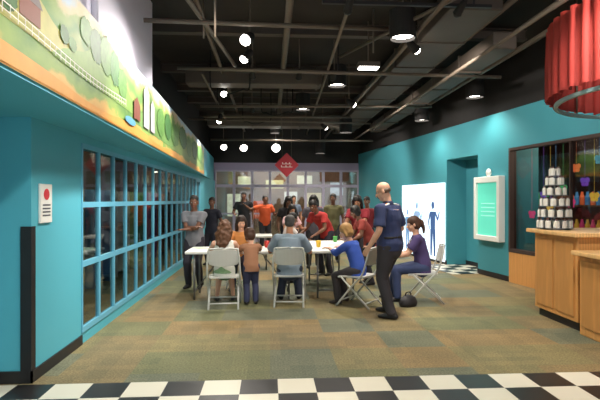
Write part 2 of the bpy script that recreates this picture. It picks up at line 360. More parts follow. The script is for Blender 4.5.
def stripes(body,k):
    s=k['s']
    for i,c in ((0,(225,120,50)),(1,(230,230,228))):
        for sg in (1,-1):
            bm=bmesh.new()
            a=k['S3']+k['rr']*sg*(0.075+0.0)*s+k['u']*0.065*s; b=k['S3']+k['rr']*sg*0.175*s+k['u']*0.078*s*0.6
            off=k['fw']*(-0.03-0.025*i); loft(bm,[a+off+k['u']*0.012,b+off+k['u']*0.012,b+off+k['rr']*sg*0.06-k['u']*0.10],[(0.012,0.012)]*3,side=k['fw'],seg=8)
            obj_bm('stripe',bm,sm('stripe%d'%i,*c),parent=body,smooth=True)
person(1.57,6.20,48,'tall man in navy polo shirt and dark trousers standing by chairs',H=1.80,lean=4,bulk=1.16,head=(22,22),hands=((0.26,0.22,1.02),(-0.30,0.14,0.92)),feet=((0.15,0.12,0),(-0.14,-0.10,0)),
   skin='light',shirt=(48,58,96),sleeve=0.85,pants=(52,49,54),hair=('bald',(110,92,78)),collar=(40,48,82),belt=True,extra=stripes,voxel=0.010,hem=0.04)
def lany(body,k):
    s=k['s']; f=k['fw']
    ro=None
    for sg in (-1,1):
        bm=bmesh.new(); loft(bm,[k['NB']+k['rr']*sg*0.065*s,k['S3']+f*0.13*s+k['rr']*sg*0.05*s,k['S2']+f*0.145*s],[0.006]*3,seg=6)
        obj_bm('lanyard',bm,sm('lanyard_white',220,215,225),parent=body,smooth=True)
    bm=bmesh.new(); c=k['S1']+f*0.16*s+k['u']*0.06; loft(bm,[c-k['u']*0.05,c+k['u']*0.05],[(0.035,0.004)]*2,side=k['rr'],round_=False,seg=4); obj_bm('badge',bm,M_white,parent=body)
person(2.28,7.12,78,'woman in dark purple shirt and jeans on a folding chair',H=1.62,pelvis=(0,-0.02,0.545),lean=14,head=(12,14),hands=((0.10,0.40,0.66),(-0.10,0.42,0.66)),feet=((0.12,0.46,0),(-0.12,0.36,0)),
   skin='light',shirt=(76,62,110),sleeve=0.7,pants=(58,70,108),shoe=(40,36,40),hair=('pony',(74,46,32)),extra=lany,hdir=((-0.3,1,0),(0.3,1,0)))
person(1.15,9.72,128,'person in a red shirt bending over the table',H=1.66,lean=42,head=(0,30),bulk=1.05,hands=((0.2,0.52,0.85),(-0.2,0.50,0.85)),skin='dark',shirt=(178,52,50),pants=(50,50,62),hair=('short',(24,18,16)),voxel=0.014,hdir=((0,1,-0.3),(0,1,-0.3)))
person(1.82,9.62,150,'woman in maroon top with dark hair leaning toward the table',H=1.66,lean=18,head=(10,22),bulk=1.08,hands=((0.2,0.42,0.88),(-0.15,0.42,0.88)),skin='mid',shirt=(140,36,48),pants=(46,44,52),hair=('long',(26,18,16)),voxel=0.014)
person(1.80,8.55,95,'person in brown-red shirt leaning on the table side',H=1.5,lean=34,head=(0,24),hands=((0.2,0.42,0.80),(-0.2,0.42,0.80)),skin='dark',shirt=(150,60,52),pants=(46,44,52),hair=('bob',(24,18,16)),voxel=0.014,hdir=((0,1,0),(0,1,0)))
person(0.42,11.4,190,'woman in black top with dark hair standing behind the group',H=1.64,lean=6,head=(0,20),skin='dark',shirt=(36,34,38),pants=(40,40,52),hair=('long',(22,16,14)),voxel=0.016)
person(0.40,9.9,215,'person in pale pink shirt standing near the tables',H=1.45,lean=10,head=(-20,20),hands=((0.15,0.34,0.95),(-0.12,0.34,0.95)),skin='mid',shirt=(215,175,178),pants=(70,76,110),hair=('long',(30,22,18)),voxel=0.014)
person(1.55,11.7,170,'person in an olive shirt standing in the group',H=1.70,head=(0,12),skin='dark',shirt=(96,92,60),pants=(42,42,48),hair=('short',(22,18,16)),voxel=0.016)
person(0.98,10.8,175,'woman in grey top with long dark hair standing in group',H=1.66,head=(0,14),skin='dark',shirt=(90,86,96),pants=(42,42,48),hair=('long',(22,18,16)),voxel=0.016)
person(2.25,11.0,150,'person in a dark red shirt standing near the screen',H=1.62,head=(0,14),skin='dark',shirt=(120,34,44),pants=(42,42,48),hair=('short',(22,18,16)),voxel=0.016)
person(0.30,8.85,-75,'child in a white shirt leaning on the table side',H=1.28,hs=1.1,lean=14,head=(0,20),hands=((0.14,0.36,0.80),(-0.14,0.36,0.80)),skin='dark',shirt=(215,205,200),pants=(50,50,70),hair=('short',(22,18,16)),voxel=0.014)
person(-1.36,11.4,160,'person in a dark shirt standing beside the windows',H=1.6,head=(10,5),skin='dark',shirt=(44,44,58),pants=(40,40,52),hair=('short',(22,18,16)),voxel=0.016)
person(-0.81,15.0,178,'man in black t-shirt standing in front of the entrance doors',H=1.80,head=(-10,0),bulk=1.12,skin='dark',shirt=(26,26,30),pants=(38,38,46),hair=('short',(20,16,14)),voxel=0.016,hands=((0.26,0.25,1.1),None))
person(-0.15,14.5,185,'man in orange shirt with outstretched arm by the doors',H=1.68,head=(20,0),bulk=1.1,skin='dark',shirt=(224,92,48),pants=(44,42,48),hair=('short',(20,16,14)),voxel=0.016,hands=((0.62,0.12,1.38),(-0.34,0.2,1.12)),epole=((0,-0.3,-1),(-0.4,-0.4,-1)))
person(0.75,15.2,182,'person in a blue-grey shirt standing by the doors',H=1.68,head=(20,0),skin='mid',shirt=(120,130,150),pants=(44,42,58),hair=('short',(40,30,24)),voxel=0.018)
person(1.35,14.2,165,'woman in a red top standing near the doors',H=1.62,head=(0,0),skin='dark',shirt=(170,50,60),pants=(44,42,48),hair=('long',(24,18,16)),voxel=0.018)

# ------------------------------------------------------------ SHELL
YN=-2.0; YB=17.5; ZC=4.3
struct(boxes('floor',[(-3.2,6.2,4.08,21,-0.1,0)],M_carpet),'olive and brown carpet tiles')
struct(boxes('floor.001',[(-3.2,6.2,YN,4.08,-0.1,0.0)],M_check),'black and white checker tiles')
struct(boxes('ceiling',[(-4.5,8.2,YN,21,ZC,ZC+0.1)],M_ceil),'black painted open ceiling')

WX=-1.98
struct(boxes('wall_left',[(-2.45,-2.30,YN,4.12,0,2.21),
  (-2.45,WX,4.12,5.18,0,2.21),
  (WX-0.12,WX,5.18,13.75,0,0.12),(WX-0.12,WX,5.18,13.75,2.12,2.21)],M_teal),'teal painted wall')
struct(boxes('baseboard_left',[(-2.3,-2.285,YN,4.105,0,0.10),(-2.3,WX+0.015,4.105,4.12,0,0.10),(WX,WX+0.015,4.105,5.18,0,0.10)],M_base),'black rubber baseboard')
struct(boxes('trim_1',[(-2.06,WX+0.008,4.105,4.12,0.1,1.30),(WX,WX+0.008,4.12,4.18,0.1,1.30)],M_base),'black corner guard strip')
nb=15; bw=(13.0-5.18)/nb
for i in range(nb):
    y0=5.18+i*bw; y1=y0+bw
    bm=bmesh.new(); t=0.022
    addbox(bm,WX-0.03,WX+0.012,y0,y0+t,0.12,2.12); addbox(bm,WX-0.03,WX+0.012,y1-t,y1,0.12,2.12)
    for z0,z1 in ((0.12,0.18),(0.81,0.87),(1.44,1.50),(2.07,2.12)): addbox(bm,WX-0.03,WX+0.012,y0+t,y1-t,z0,z1)
    w=obj_bm('window_%d'%(i+1),bm,M_frame); struct(w,'blue framed window bay with three panes')
    p=boxes('pane',[(WX-0.012,WX-0.008,y0+t,y1-t,a,b) for a,b in ((0.18,0.81),(0.87,1.44),(1.50,2.07))],M_glass,parent=w)
bm=bmesh.new()
addbox(bm,WX-0.09,WX+0.01,13.0,13.08,0,2.12); addbox(bm,WX-0.09,WX+0.01,13.67,13.75,0,2.12); addbox(bm,WX-0.09,WX+0.01,13.08,13.67,2.02,2.12)
d=obj_bm('door_1',bm,M_frame); struct(d,'blue painted door')
boxes('door_leaf',[(WX-0.06,WX-0.02,13.08,13.67,0.02,2.02)],M_tealdark,parent=d)
struct(boxes('wall_left.001',[(-2.6,WX,13.75,YB,0,2.21)],M_teal),'teal wall beyond the windows')
def bx(y): return -1.38-(y-2.2)*0.042
bm=bmesh.new()
def prism(bm,ys,z0,z1,xi):
    a=[bm.verts.new((bx(ys[0]),ys[0],z0)),bm.verts.new((bx(ys[1]),ys[1],z0)),bm.verts.new((xi,ys[1],z0)),bm.verts.new((xi,ys[0],z0))]
    b=[bm.verts.new((v.co.x,v.co.y,z1)) for v in a]
    bm.faces.new(a[::-1]); bm.faces.new(b)
    for i in range(4):
        j=(i+1)%4; bm.faces.new((a[i],a[j],b[j],b[i]))
prism(bm,(YN,YB-0.1),2.21,3.02,-2.6)
struct(obj_bm('wall_left.002',bm,M_teal),'projecting teal soffit above the windows')
struct(boxes('wall_left.003',[(-2.6,-1.66,YN,6.9,3.02,ZC)],M_lav),'pale lavender upper wall')
struct(boxes('wall_left.004',[(-2.6,-2.2,6.9,YB,3.02,ZC)],M_black),'black upper wall')
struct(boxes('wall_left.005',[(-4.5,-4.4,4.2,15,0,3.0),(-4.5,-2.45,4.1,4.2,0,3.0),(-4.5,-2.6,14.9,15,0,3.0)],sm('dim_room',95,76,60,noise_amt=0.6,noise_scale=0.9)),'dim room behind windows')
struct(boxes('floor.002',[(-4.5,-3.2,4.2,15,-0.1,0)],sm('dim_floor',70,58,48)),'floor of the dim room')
for i in range(7):
    y=5.9+i*1.25; c=[(190,60,50),(215,180,70),(70,120,160),(200,200,190),(90,150,80),(170,90,140),(200,120,60)][i]
    sh=boxes('shelf_unit',[(-3.35,-3.0,y,y+0.03,0,1.7),(-3.35,-3.0,y+0.8,y+0.83,0,1.7)]+[(-3.35,-3.0,y+0.03,y+0.8,z,z+0.03) for z in (0.1,0.55,1.0,1.45)]+[(-3.35,-3.33,y+0.03,y+0.8,0,1.7)],sm('shelf_col%d'%i,*c))
    thing(sh,'coloured open shelf unit seen through the window glass','shelf','shelf units behind the windows')

# mural
bm=bmesh.new(); NY=60
e=0.012
for i in range(NY):
    y0=2.0+11.6*i/NY; y1=2.0+(11.6)*(i+1)/NY
    a=bm.verts.new((bx(y0)+e,y0,2.23)); b=bm.verts.new((bx(y1)+e,y1,2.23)); c=bm.verts.new((bx(y1)+e,y1,3.02)); d=bm.verts.new((bx(y0)+e,y0,3.02))
    bm.faces.new((a,b,c,d))
bmesh.ops.remove_doubles(bm,verts=bm.verts,dist=1e-5)
mm=bpy.data.materials.new('mural_ground'); mm.use_nodes=True; nt=mm.node_tree; bs=nt.nodes['Principled BSDF']; bs.inputs['Roughness'].default_value=0.6
tc=nt.nodes.new('ShaderNodeTexCoord'); sx=nt.nodes.new('ShaderNodeSeparateXYZ'); nt.links.new(tc.outputs['Object'],sx.inputs[0])
mp=nt.nodes.new('ShaderNodeMapping'); mp.inputs['Scale'].default_value=(0,1.3,2.2); nt.links.new(tc.outputs['Object'],mp.inputs[0])
nz=nt.nodes.new('ShaderNodeTexNoise'); nz.inputs['Scale'].default_value=1.3; nz.inputs['Detail'].default_value=6; nt.links.new(mp.outputs[0],nz.inputs['Vector'])
ma=nt.nodes.new('ShaderNodeMath'); ma.operation='MULTIPLY_ADD'; ma.inputs[1].default_value=0.6; nt.links.new(nz.outputs['Fac'],ma.inputs[0]); nt.links.new(sx.outputs['Z'],ma.inputs[2])
mr=nt.nodes.new('ShaderNodeMapRange'); mr.inputs['From Min'].default_value=2.5; mr.inputs['From Max'].default_value=3.45; nt.links.new(ma.outputs[0],mr.inputs[0])
cr=nt.nodes.new('ShaderNodeValToRGB'); el=cr.color_ramp; el.interpolation='EASE'
el.elements[0].position=0; el.elements[0].color=(*srgb(206,152,74),1)
el.elements[1].position=1; el.elements[1].color=(*srgb(196,206,214),1)
for p,c in ((0.10,(206,168,88)),(0.17,(128,156,72)),(0.34,(84,128,62)),(0.44,(150,164,86)),(0.56,(98,140,70)),(0.68,(134,160,86)),(0.76,(206,188,150)),(0.86,(176,196,212))):
    q=el.elements.new(p); q.color=(*srgb(*c),1)
nt.links.new(mr.outputs[0],cr.inputs[0]); nt.links.new(cr.outputs[0],bs.inputs['Base Color'])
mural=obj_bm('mural',bm,mm); thing(mural,'painted farm landscape mural along the soffit above the windows','mural')
def mpoly(name,pts,m,lift=0.004,label=None):
    bm=bmesh.new(); vs=[bm.verts.new((bx(y)+e+lift,y,z)) for y,z in pts]; bm.faces.new(vs)
    r=bmesh.ops.extrude_face_region(bm,geom=bm.faces[:])
    for v in [g for g in r['geom'] if isinstance(g,bmesh.types.BMVert)]: v.co.x+=0.001
    o=obj_bm(name,bm,m,parent=mural)
    if label:o['label']=label
    return o
def blob(cy,cz,ry,rz,n=48,j=0.10,s=0):
    random.seed(s); return [(cy+ry*math.cos(2*math.pi*i/n)*(1+random.uniform(-j,j)),min(3.015,cz+rz*math.sin(2*math.pi*i/n)*(1+random.uniform(-j,j)))) for i in range(n)]
G1=sm('leaf_green',88,132,62,noise_amt=0.5,noise_scale=22); G2=sm('leaf_dark',62,106,56,noise_amt=0.5,noise_scale=22); BARN=sm('barn_brown',124,70,54,noise_amt=0.2); WH=sm('fence_white',226,222,212); PO=sm('pond_blue',90,155,195); SI=sm('silo_grey',182,178,184,noise_amt=0.2); ORG=sm('road_orange',212,150,66,noise_amt=0.15); RF=sm('roof_grey',110,100,100)
def hill(name,y0,y1,z0,h,m,lift,ph):
    pts=[(y0,z0-0.02)]+[(y0+(y1-y0)*i/24,z0+h*math.sin(math.pi*i/24)*(1+0.15*math.sin(i*0.7+ph))) for i in range(25)]+[(y1,z0-0.02)]
    mpoly(name,pts,m,lift)
hill('hill',2.1,3.9,2.5,0.22,sm('hill_yellow',176,172,96,noise_amt=0.2,noise_scale=12),0.0015,0)
hill('hill',3.2,5.6,2.48,0.30,sm('hill_green',122,156,74,noise_amt=0.2,noise_scale=12),0.0025,1)
hill('hill',5.2,8.6,2.40,0.34,sm('hill_green2',108,146,78,noise_amt=0.2,noise_scale=12),0.0018,2)
hill('hill',8.0,13.0,2.38,0.34,sm('hill_green3',132,158,86,noise_amt=0.2,noise_scale=12),0.0025,3)
mpoly('road',[(2.0,2.24)]+[(2.0+11.6*i/20,2.32+0.03*math.sin(i*1.3)) for i in range(21)]+[(13.6,2.24)],ORG,0.004,'orange painted road')
for k,(cy,cz,ry,rz,g) in enumerate([(3.85,2.84,0.14,0.10,G1),(4.1,2.80,0.16,0.14,G2),(4.38,2.80,0.18,0.17,G1),(4.66,2.76,0.16,0.16,G2),(4.92,2.68,0.16,0.15,G1),(3.4,2.66,0.08,0.06,G2),(3.55,2.64,0.08,0.05,G1),(2.62,2.6,0.10,0.08,G2),(7.0,2.62,0.3,0.2,G1),(7.6,2.66,0.3,0.2,G2),(8.3,2.62,0.4,0.18,G1),(9.3,2.7,0.5,0.2,G2),(10.2,2.62,0.4,0.2,G1),(11.2,2.66,0.5,0.2,G2),(12.4,2.7,0.7,0.2,G1)]):
    mpoly('bush',blob(cy,cz,ry,rz,s=k),g,0.0055+0.0006*k,'round painted green tree')
mpoly('barn',[(2.75,2.56),(3.02,2.56),(3.02,2.68),(2.75,2.68)],BARN,0.006,'brown painted barn')
mpoly('roof',[(2.72,2.68),(3.05,2.68),(2.97,2.76),(2.80,2.76)],RF,0.007)
mpoly('barn',[(5.35,2.42),(5.65,2.42),(5.65,2.60),(5.5,2.68),(5.35,2.60)],BARN,0.017)
mpoly('silo',[(5.85,2.4),(6.15,2.4),(6.15,2.84),(6.0,2.92),(5.85,2.84)],SI,0.017,'pale grey painted silo')
mpoly('silo',[(6.25,2.4),(6.5,2.4),(6.5,2.74),(6.375,2.82),(6.25,2.74)],SI,0.017)
mpoly('pond',blob(5.2,2.36,0.22,0.04,s=30,j=0.03),PO,0.018,'blue painted pond')
bmf=bmesh.new()
def fz(y): return 2.50-0.02*math.sin(y*2)
for i in range(34):
    y=2.2+i*0.085; x=bx(y)+e+0.016; addbox(bmf,x,x+0.002,y,y+0.006,fz(y)-0.035,fz(y)+0.035)
for i in range(33):
    y=2.2+i*0.085
    for dz in (-0.015,0.025):
        a=fz(y)+dz; b=fz(y+0.085)+dz
        vs=[bmf.verts.new((bx(yy)+e+0.017,yy,z)) for yy,z in ((y,a),(y+0.085,b),(y+0.085,b+0.006),(y,a+0.006))]; bmf.faces.new(vs)
f=obj_bm('painted_fence',bmf,WH,parent=mural)
for i,yy in enumerate((4.1,4.5)):
    o=tube('pipe',[(-1.60,yy,3.02),(-1.60,yy,4.3)],0.035,M_lav); thing(o,'pale vertical pipe against the lavender wall','pipe')

pl=boxes('wall_plaque',[(WX+0.001,WX+0.02,4.24,4.46,1.32,1.66)],M_white,bev=0.004); thing(pl,'small white notice plaque with red logo on the teal pilaster','sign')
bm=bmesh.new(); ell(bm,(WX+0.022,4.35,1.57),(0.003,0.055,0.05)); obj_bm('red_logo',bm,sm('logo_red',205,50,60),parent=pl)
for z in (1.38,1.41,1.44,1.47): boxes('text_line',[(WX+0.02,WX+0.023,4.28,4.42,z,z+0.012)],sm('ink',70,70,80),parent=pl)
sp=boxes('wall_sensor',[(-2.299,-2.26,3.86,3.95,2.0,2.12)],M_white,bev=0.01); thing(sp,'small white wall sensor box on teal wall','sensor')

t=V((-0.1348,0.9909,0)); nrm=V((-0.9909,-0.1348,0))
WM=Matrix(((t.x,nrm.x,0,4.45),(t.y,nrm.y,0,8.66),(0,0,1,0),(0,0,0,1)))
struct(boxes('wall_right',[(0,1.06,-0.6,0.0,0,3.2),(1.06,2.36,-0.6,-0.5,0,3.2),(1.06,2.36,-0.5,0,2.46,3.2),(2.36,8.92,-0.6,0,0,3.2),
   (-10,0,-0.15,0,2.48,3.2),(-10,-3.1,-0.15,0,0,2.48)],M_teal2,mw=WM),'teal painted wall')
struct(boxes('wall_right.001',[(-10,8.92,-0.6,-0.05,3.2,ZC)],M_black,mw=WM),'black upper wall')
struct(boxes('wall_right.002',[(-3.1,0,-0.15,0.02,0.0,0.56)],M_wood,mw=WM),'wood panel below the shop window')
struct(boxes('baseboard_right',[(0.0,1.06,0,0.015,0,0.1),(2.36,8.92,0,0.015,0,0.1),(1.06,2.36,-0.5,-0.485,0,0.1)],M_base,mw=WM),'black baseboard')
struct(boxes('window_18',[(-3.1,-3.04,-0.1,0.03,0.56,2.48),(-0.05,0,-0.1,0.03,0.56,2.48),(-3.04,-0.05,-0.1,0.03,0.56,0.62),(-3.04,-0.05,-0.1,0.03,2.43,2.48),(-1.5,-1.48,-0.05,0.0,0.62,2.43)],sm('shop_frame',60,45,40),mw=WM),'dark framed shop window')
g=boxes('pane',[(-3.04,-0.05,-0.05,-0.045,0.62,2.43)],M_glass2,parent=bpy.data.objects['window_18'])
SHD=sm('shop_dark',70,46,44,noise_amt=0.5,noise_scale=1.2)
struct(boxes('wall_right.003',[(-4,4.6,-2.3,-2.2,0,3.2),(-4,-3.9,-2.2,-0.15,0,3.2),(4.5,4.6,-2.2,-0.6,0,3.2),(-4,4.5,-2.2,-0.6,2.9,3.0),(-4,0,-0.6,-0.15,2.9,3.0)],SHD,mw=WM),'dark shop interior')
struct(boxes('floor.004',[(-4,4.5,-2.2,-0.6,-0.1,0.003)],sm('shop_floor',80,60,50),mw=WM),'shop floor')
struct(boxes('floor.003',[(1.0,2.5,-0.5,0.6,0.002,0.006)],M_check,mw=WM),'checker tile threshold')
cols=[(215,60,120),(120,70,190),(70,140,200),(220,180,60),(90,190,120),(230,110,60)]
for i in range(16):
    c=cols[i%6]; s=-0.15-0.16*i; z=1.25+0.95*((i*0.37)%1); dd=-0.35-0.12*(i%3)
    bm=bmesh.new()
    for sg_ in (-1,1):
        for (dy,dz,rr) in ((0.05,0.03,0.05),(0.04,-0.035,0.035)): ell(bm,(s+sg_*dy,dd,z+dz),(rr,0.004,rr*0.9))
    loft(bm,[(s,dd,z-0.06),(s,dd,z+0.06)],[0.008,0.008],seg=8)
    loft(bm,[(s,dd,z+0.06),(s,dd,2.9)],[0.002,0.002],seg=5,round_=False)
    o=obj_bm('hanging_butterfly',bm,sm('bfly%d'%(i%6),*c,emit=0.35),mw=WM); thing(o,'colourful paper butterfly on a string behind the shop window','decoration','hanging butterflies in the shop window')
for k in range(3):
    s0=1.3-1.4*k
    sh=boxes('shop_shelf',[(s0-1.1,s0,-1.45,-1.05,z,z+0.03) for z in (0.4,0.9,1.4)]+[(s0-1.13,s0-1.1,-1.45,-1.05,0,1.6),(s0,s0+0.03,-1.45,-1.05,0,1.6)],sm('shop_shelf_m%d'%k,110,74,52),mw=WM)
    thing(sh,'brown display shelf inside the shop','shelf','display shelves in the shop')
    for j in range(24):
        z=(0.43,0.93,1.43)[j%3]; s=s0-0.1-0.125*(j//3); c=cols[(j*5+k)%6]
        bm=bmesh.new(); loft(bm,[(s,-1.15,z),(s,-1.15,z+0.14),(s,-1.15,z+0.17),(s,-1.15,z+0.24)],[0.04,0.045,0.03,0.018],round_=False,seg=10)
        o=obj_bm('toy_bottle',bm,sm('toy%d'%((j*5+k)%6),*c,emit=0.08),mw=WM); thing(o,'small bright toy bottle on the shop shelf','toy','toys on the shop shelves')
sg=empty('light_box_sign',(0,0,0)); sg.matrix_world=WM; thing(sg,'wall light box with white frame and glowing green panel','sign')
boxes('frame',[(0.14,0.22,0.0,0.14,0.72,1.98),(0.92,1.0,0.0,0.14,0.72,1.98),(0.22,0.92,0,0.14,0.72,0.82),(0.22,0.92,0,0.14,1.86,1.98)],M_white,parent=sg,bev=0.012)
boxes('panel',[(0.22,0.92,0.0,0.09,0.82,1.86)],sm('green_glow',90,200,175,emit=0.6,noise_scale=2),parent=sg)
for z in (1.2,1.28,1.36,1.44): boxes('text_line',[(0.34,0.80,0.09,0.093,z,z+0.02)],sm('paleline',150,225,205,emit=0.6),parent=sg)
bm=bmesh.new(); ell(bm,(0.57,0.07,2.06),(0.06,0.05,0.08)); obj_bm('lamp',bm,M_white,parent=sg,smooth=True)
sc=boxes('projection_screen',[(2.42,4.88,0.0,0.03,0.06,1.93)],mat('screen_glow',srgb(215,232,245),emit=1.1,noise_amt=0.06,noise_scale=1.2),mw=WM,bev=0.005); thing(sc,'large glowing white projection screen with blue shadow figures','screen')
def silhouette(s,z0,h,m):
    bm=bmesh.new(); k=h/1.7; y=0.032
    def fx(pts,rs):
        for (a,b),(c,d),r1,r2 in zip(pts,pts[1:],rs,rs[1:]):
            dv=V((c-a,0,d-b)).normalized(); sd=V((dv.z,0,-dv.x)); loft(bm,[(s+a*k,y,z0+b*k),(s+c*k,y,z0+d*k)],[(r1*k,0.004),(r2*k,0.004)],side=sd,seg=12)
    fx([(0,0.85),(0,1.4)],[0.15,0.17]); ell(bm,(s,y,z0+1.6*k),(0.1*k,0.004,0.12*k)); fx([(-0.08,0.85),(-0.12,0.03)],[0.09,0.05]); fx([(0.08,0.85),(0.12,0.03)],[0.09,0.05])
    fx([(-0.16,1.38),(-0.32,1.15),(-0.42,1.4)],[0.05,0.04,0.03]); fx([(0.16,1.38),(0.28,1.1),(0.24,0.85)],[0.05,0.04,0.03])
    o=obj_bm('shadow_figure',bm,m,parent=sc); return o
SB=sm('shadow_blue',60,95,150,emit=0.3); silhouette(3.0,0.12,1.35,SB); silhouette(3.9,0.15,1.3,sm('shadow_pale',140,170,205,emit=0.6)); silhouette(4.5,0.15,1.1,sm('shadow_pale2',110,150,195,emit=0.5))

struct(boxes('wall_back',[(-2.6,3.4,YB,YB+0.15,2.87,ZC)],M_black),'black upper back wall')
struct(boxes('wall_back.001',[(-2.6,3.3,YB-0.02,YB+0.15,2.61,2.87),(-2.6,-1.98,YB,YB+0.15,0,2.61)],M_lav2),'lavender header over the entrance glazing')
struct(boxes('wall_back.002',[(-3.2,6.2,20.8,21,0,ZC)],sm('outer_wall',150,120,95,noise_amt=0.8,noise_scale=1.3)),'brown wall beyond the doors')
n=0
xs=[-1.98,-1.3,-0.65,0.0,0.65,1.3,1.95,2.6,3.25]
for i in range(8):
    a,b=xs[i],xs[i+1]; n+=1
    bm=bmesh.new(); w_=0.045
    addbox(bm,a,a+w_,YB-0.05,YB+0.08,0,2.61); addbox(bm,b-w_,b,YB-0.05,YB+0.08,0,2.61)
    for z0,z1 in ((0,0.12),(1.0,1.05),(1.98,2.08),(2.55,2.61)): addbox(bm,a+w_,b-w_,YB-0.05,YB+0.08,z0,z1)
    o=obj_bm('door_%d'%(n+1),bm,M_alu); struct(o,'grey framed glass entrance door with transom')
    boxes('pane',[(a+w_,b-w_,YB,YB+0.01,0.12,1.0),(a+w_,b-w_,YB,YB+0.01,1.05,1.98),(a+w_,b-w_,YB,YB+0.01,2.08,2.55)],M_glass,parent=o)
for i,(x,z,w_,h,c) in enumerate([(-1.55,1.3,0.5,0.9,(235,225,190)),(-0.5,1.1,0.6,0.7,(200,90,60)),(0.9,1.6,0.5,0.5,(240,235,220)),(1.9,1.3,0.6,1.0,(210,190,150)),(0.2,2.2,0.7,0.3,(240,220,170)),(2.9,2.0,0.5,0.5,(200,205,215)),(-1.1,2.35,0.5,0.3,(245,230,190)),(1.5,2.4,0.6,0.3,(245,235,200))]):
    o=boxes('lit_poster',[(x-w_/2,x+w_/2,20.75,20.78,z-h/2,z+h/2),(x-w_/2-0.03,x+w_/2+0.03,20.78,20.799,z-h/2-0.03,z+h/2+0.03)],sm('poster%d'%i,*c,emit=0.8,noise_amt=0.4,noise_scale=5)); thing(o,'lit poster on the wall beyond the entrance doors','poster','posters beyond the doors')

# ------------------------------------------------------------ CEILING CLUTTER
def duct(name,x0,x1,y0,y1,z0,z1,label):
    bm=bmesh.new(); addbox(bm,x0,x1,y0,y1,z0,z1,bev=0.02)
    L=(y1-y0) if (y1-y0)>(x1-x0) else (x1-x0); k=int(L/1.3)
    for i in range(1,k+1):
        if (y1-y0)>(x1-x0): yy=y0+i*1.3-0.1; addbox(bm,x0-0.02,x1+0.02,yy,yy+0.04,z0-0.02,z1+0.02)
        else: xx=x0+i*1.3-0.1; addbox(bm,xx,xx+0.04,y0-0.02,y1+0.02,z0-0.02,z1+0.02)
    o=obj_bm(name,bm,M_duct); thing(o,label,'duct'); return o
duct('air_duct',2.15,2.8,5.6,16.5,3.8,4.1,'long dark rectangular air duct under the black ceiling')
duct('air_duct',3.15,3.5,6.6,15.0,3.66,3.9,'narrow dark rectangular air duct near the teal wall')
duct('air_duct',-1.6,1.0,9.2,9.6,3.74,4.05,'dark cross duct under the ceiling')
duct('air_duct',-1.7,2.0,13.2,13.7,3.55,3.88,'dark cross duct close to the entrance')
for i,y in enumerate([2.5,4.2,5.9,7.6,9.9,11.6,13.0,15.2,16.8]):
    bm=bmesh.new(); x0,x1=(-1.66 if y<6.9 else -2.2),3.2+max(0,(15-y))*0.13
    addbox(bm,x0,x1,y-0.07,y+0.07,4.12,4.15); addbox(bm,x0,x1,y-0.01,y+0.01,4.15,4.28); addbox(bm,x0,x1,y-0.07,y+0.07,4.27,4.3)
    o=obj_bm('ceiling_beam',bm,M_duct); thing(o,'dark steel beam crossing the open ceiling','beam','steel ceiling beams')
pipes=[((-0.9,3,3.95),(-0.9,17,3.95),0.035),((0.25,3,4.02),(0.25,17,4.02),0.05),((1.95,3,3.74),(1.95,17,3.74),0.03),((0.9,4,3.86),(1.3,17,3.86),0.025),((3.0,3.5,3.55),(2.75,16,3.5),0.025),
 ((-1.5,7.9,3.66),(3.9,7.9,3.6),0.03),((-1.5,10.5,3.55),(3.6,10.5,3.6),0.03),((-1.5,5.0,4.0),(3.0,5.0,4.0),0.025),((-1.3,3.2,3.9),(-0.6,8.4,3.85),0.03),((2.6,3.2,3.6),(1.2,8.2,3.98),0.025),((-1.75,14.3,3.3),(3.1,14.3,3.3),0.03),
 ((-1.6,6.2,3.8),(2.1,6.75,3.95),0.03),((-1.9,11.3,3.4),(2.6,12.3,3.5),0.02),((3.75,4.0,3.8),(3.7,12,3.75),0.04),((3.6,4.0,4.0),(3.62,12,4.0),0.03),((2.95,3.5,3.95),(2.95,16,3.95),0.04),((-1.2,8.6,3.75),(-1.2,14,3.7),0.025),((-1.7,12.4,3.65),(2.1,12.4,3.68),0.03)]
for a,b,r in pipes:
    o=tube('pipe',[a,b],r,M_pipe); thing(o,'painted grey-brown pipe under the black ceiling','pipe','ceiling pipes')
for x,y,z in [(-0.6,5.3,3.3),(-0.9,6.6,3.72),(1.5,6.9,3.66),(-0.3,9.8,3.8),(0.9,12,3.45)]:
    o=tube('hanger_rod',[(x,y,z),(x,y,4.3)],0.012,M_pipe); thing(o,'thin steel hanger rod from the ceiling','rod','ceiling hanger rods')
for a in ((-1.1,9.0),(-0.2,11.2),(-0.7,12.5)):
    pts=[(a[0],a[1],4.3)]+[(a[0]+0.12*i,a[1]+0.1*math.sin(i),3.62-0.12*math.sin(i*math.pi/6)) for i in range(7)]+[(a[0]+0.72,a[1],4.3)]
    o=tube('cable',pts,0.012,M_black,sm_=True); thing(o,'black cable loop hanging below the ceiling','cable','ceiling cables')
for x0,x1,y,z in ((-0.6,1.4,8.35,3.72),(-1.4,0.6,11.0,3.62),(0.6,2.6,5.5,3.78)):
    o=boxes('track_rail',[(x0,x1,y-0.02,y+0.02,z,z+0.035),(x0+0.2,x0+0.22,y-0.01,y+0.01,z+0.035,4.3),(x1-0.22,x1-0.2,y-0.01,y+0.01,z+0.035,4.3)],M_base); thing(o,'black lighting track rail hung below the ceiling','track rail','lighting track rails')

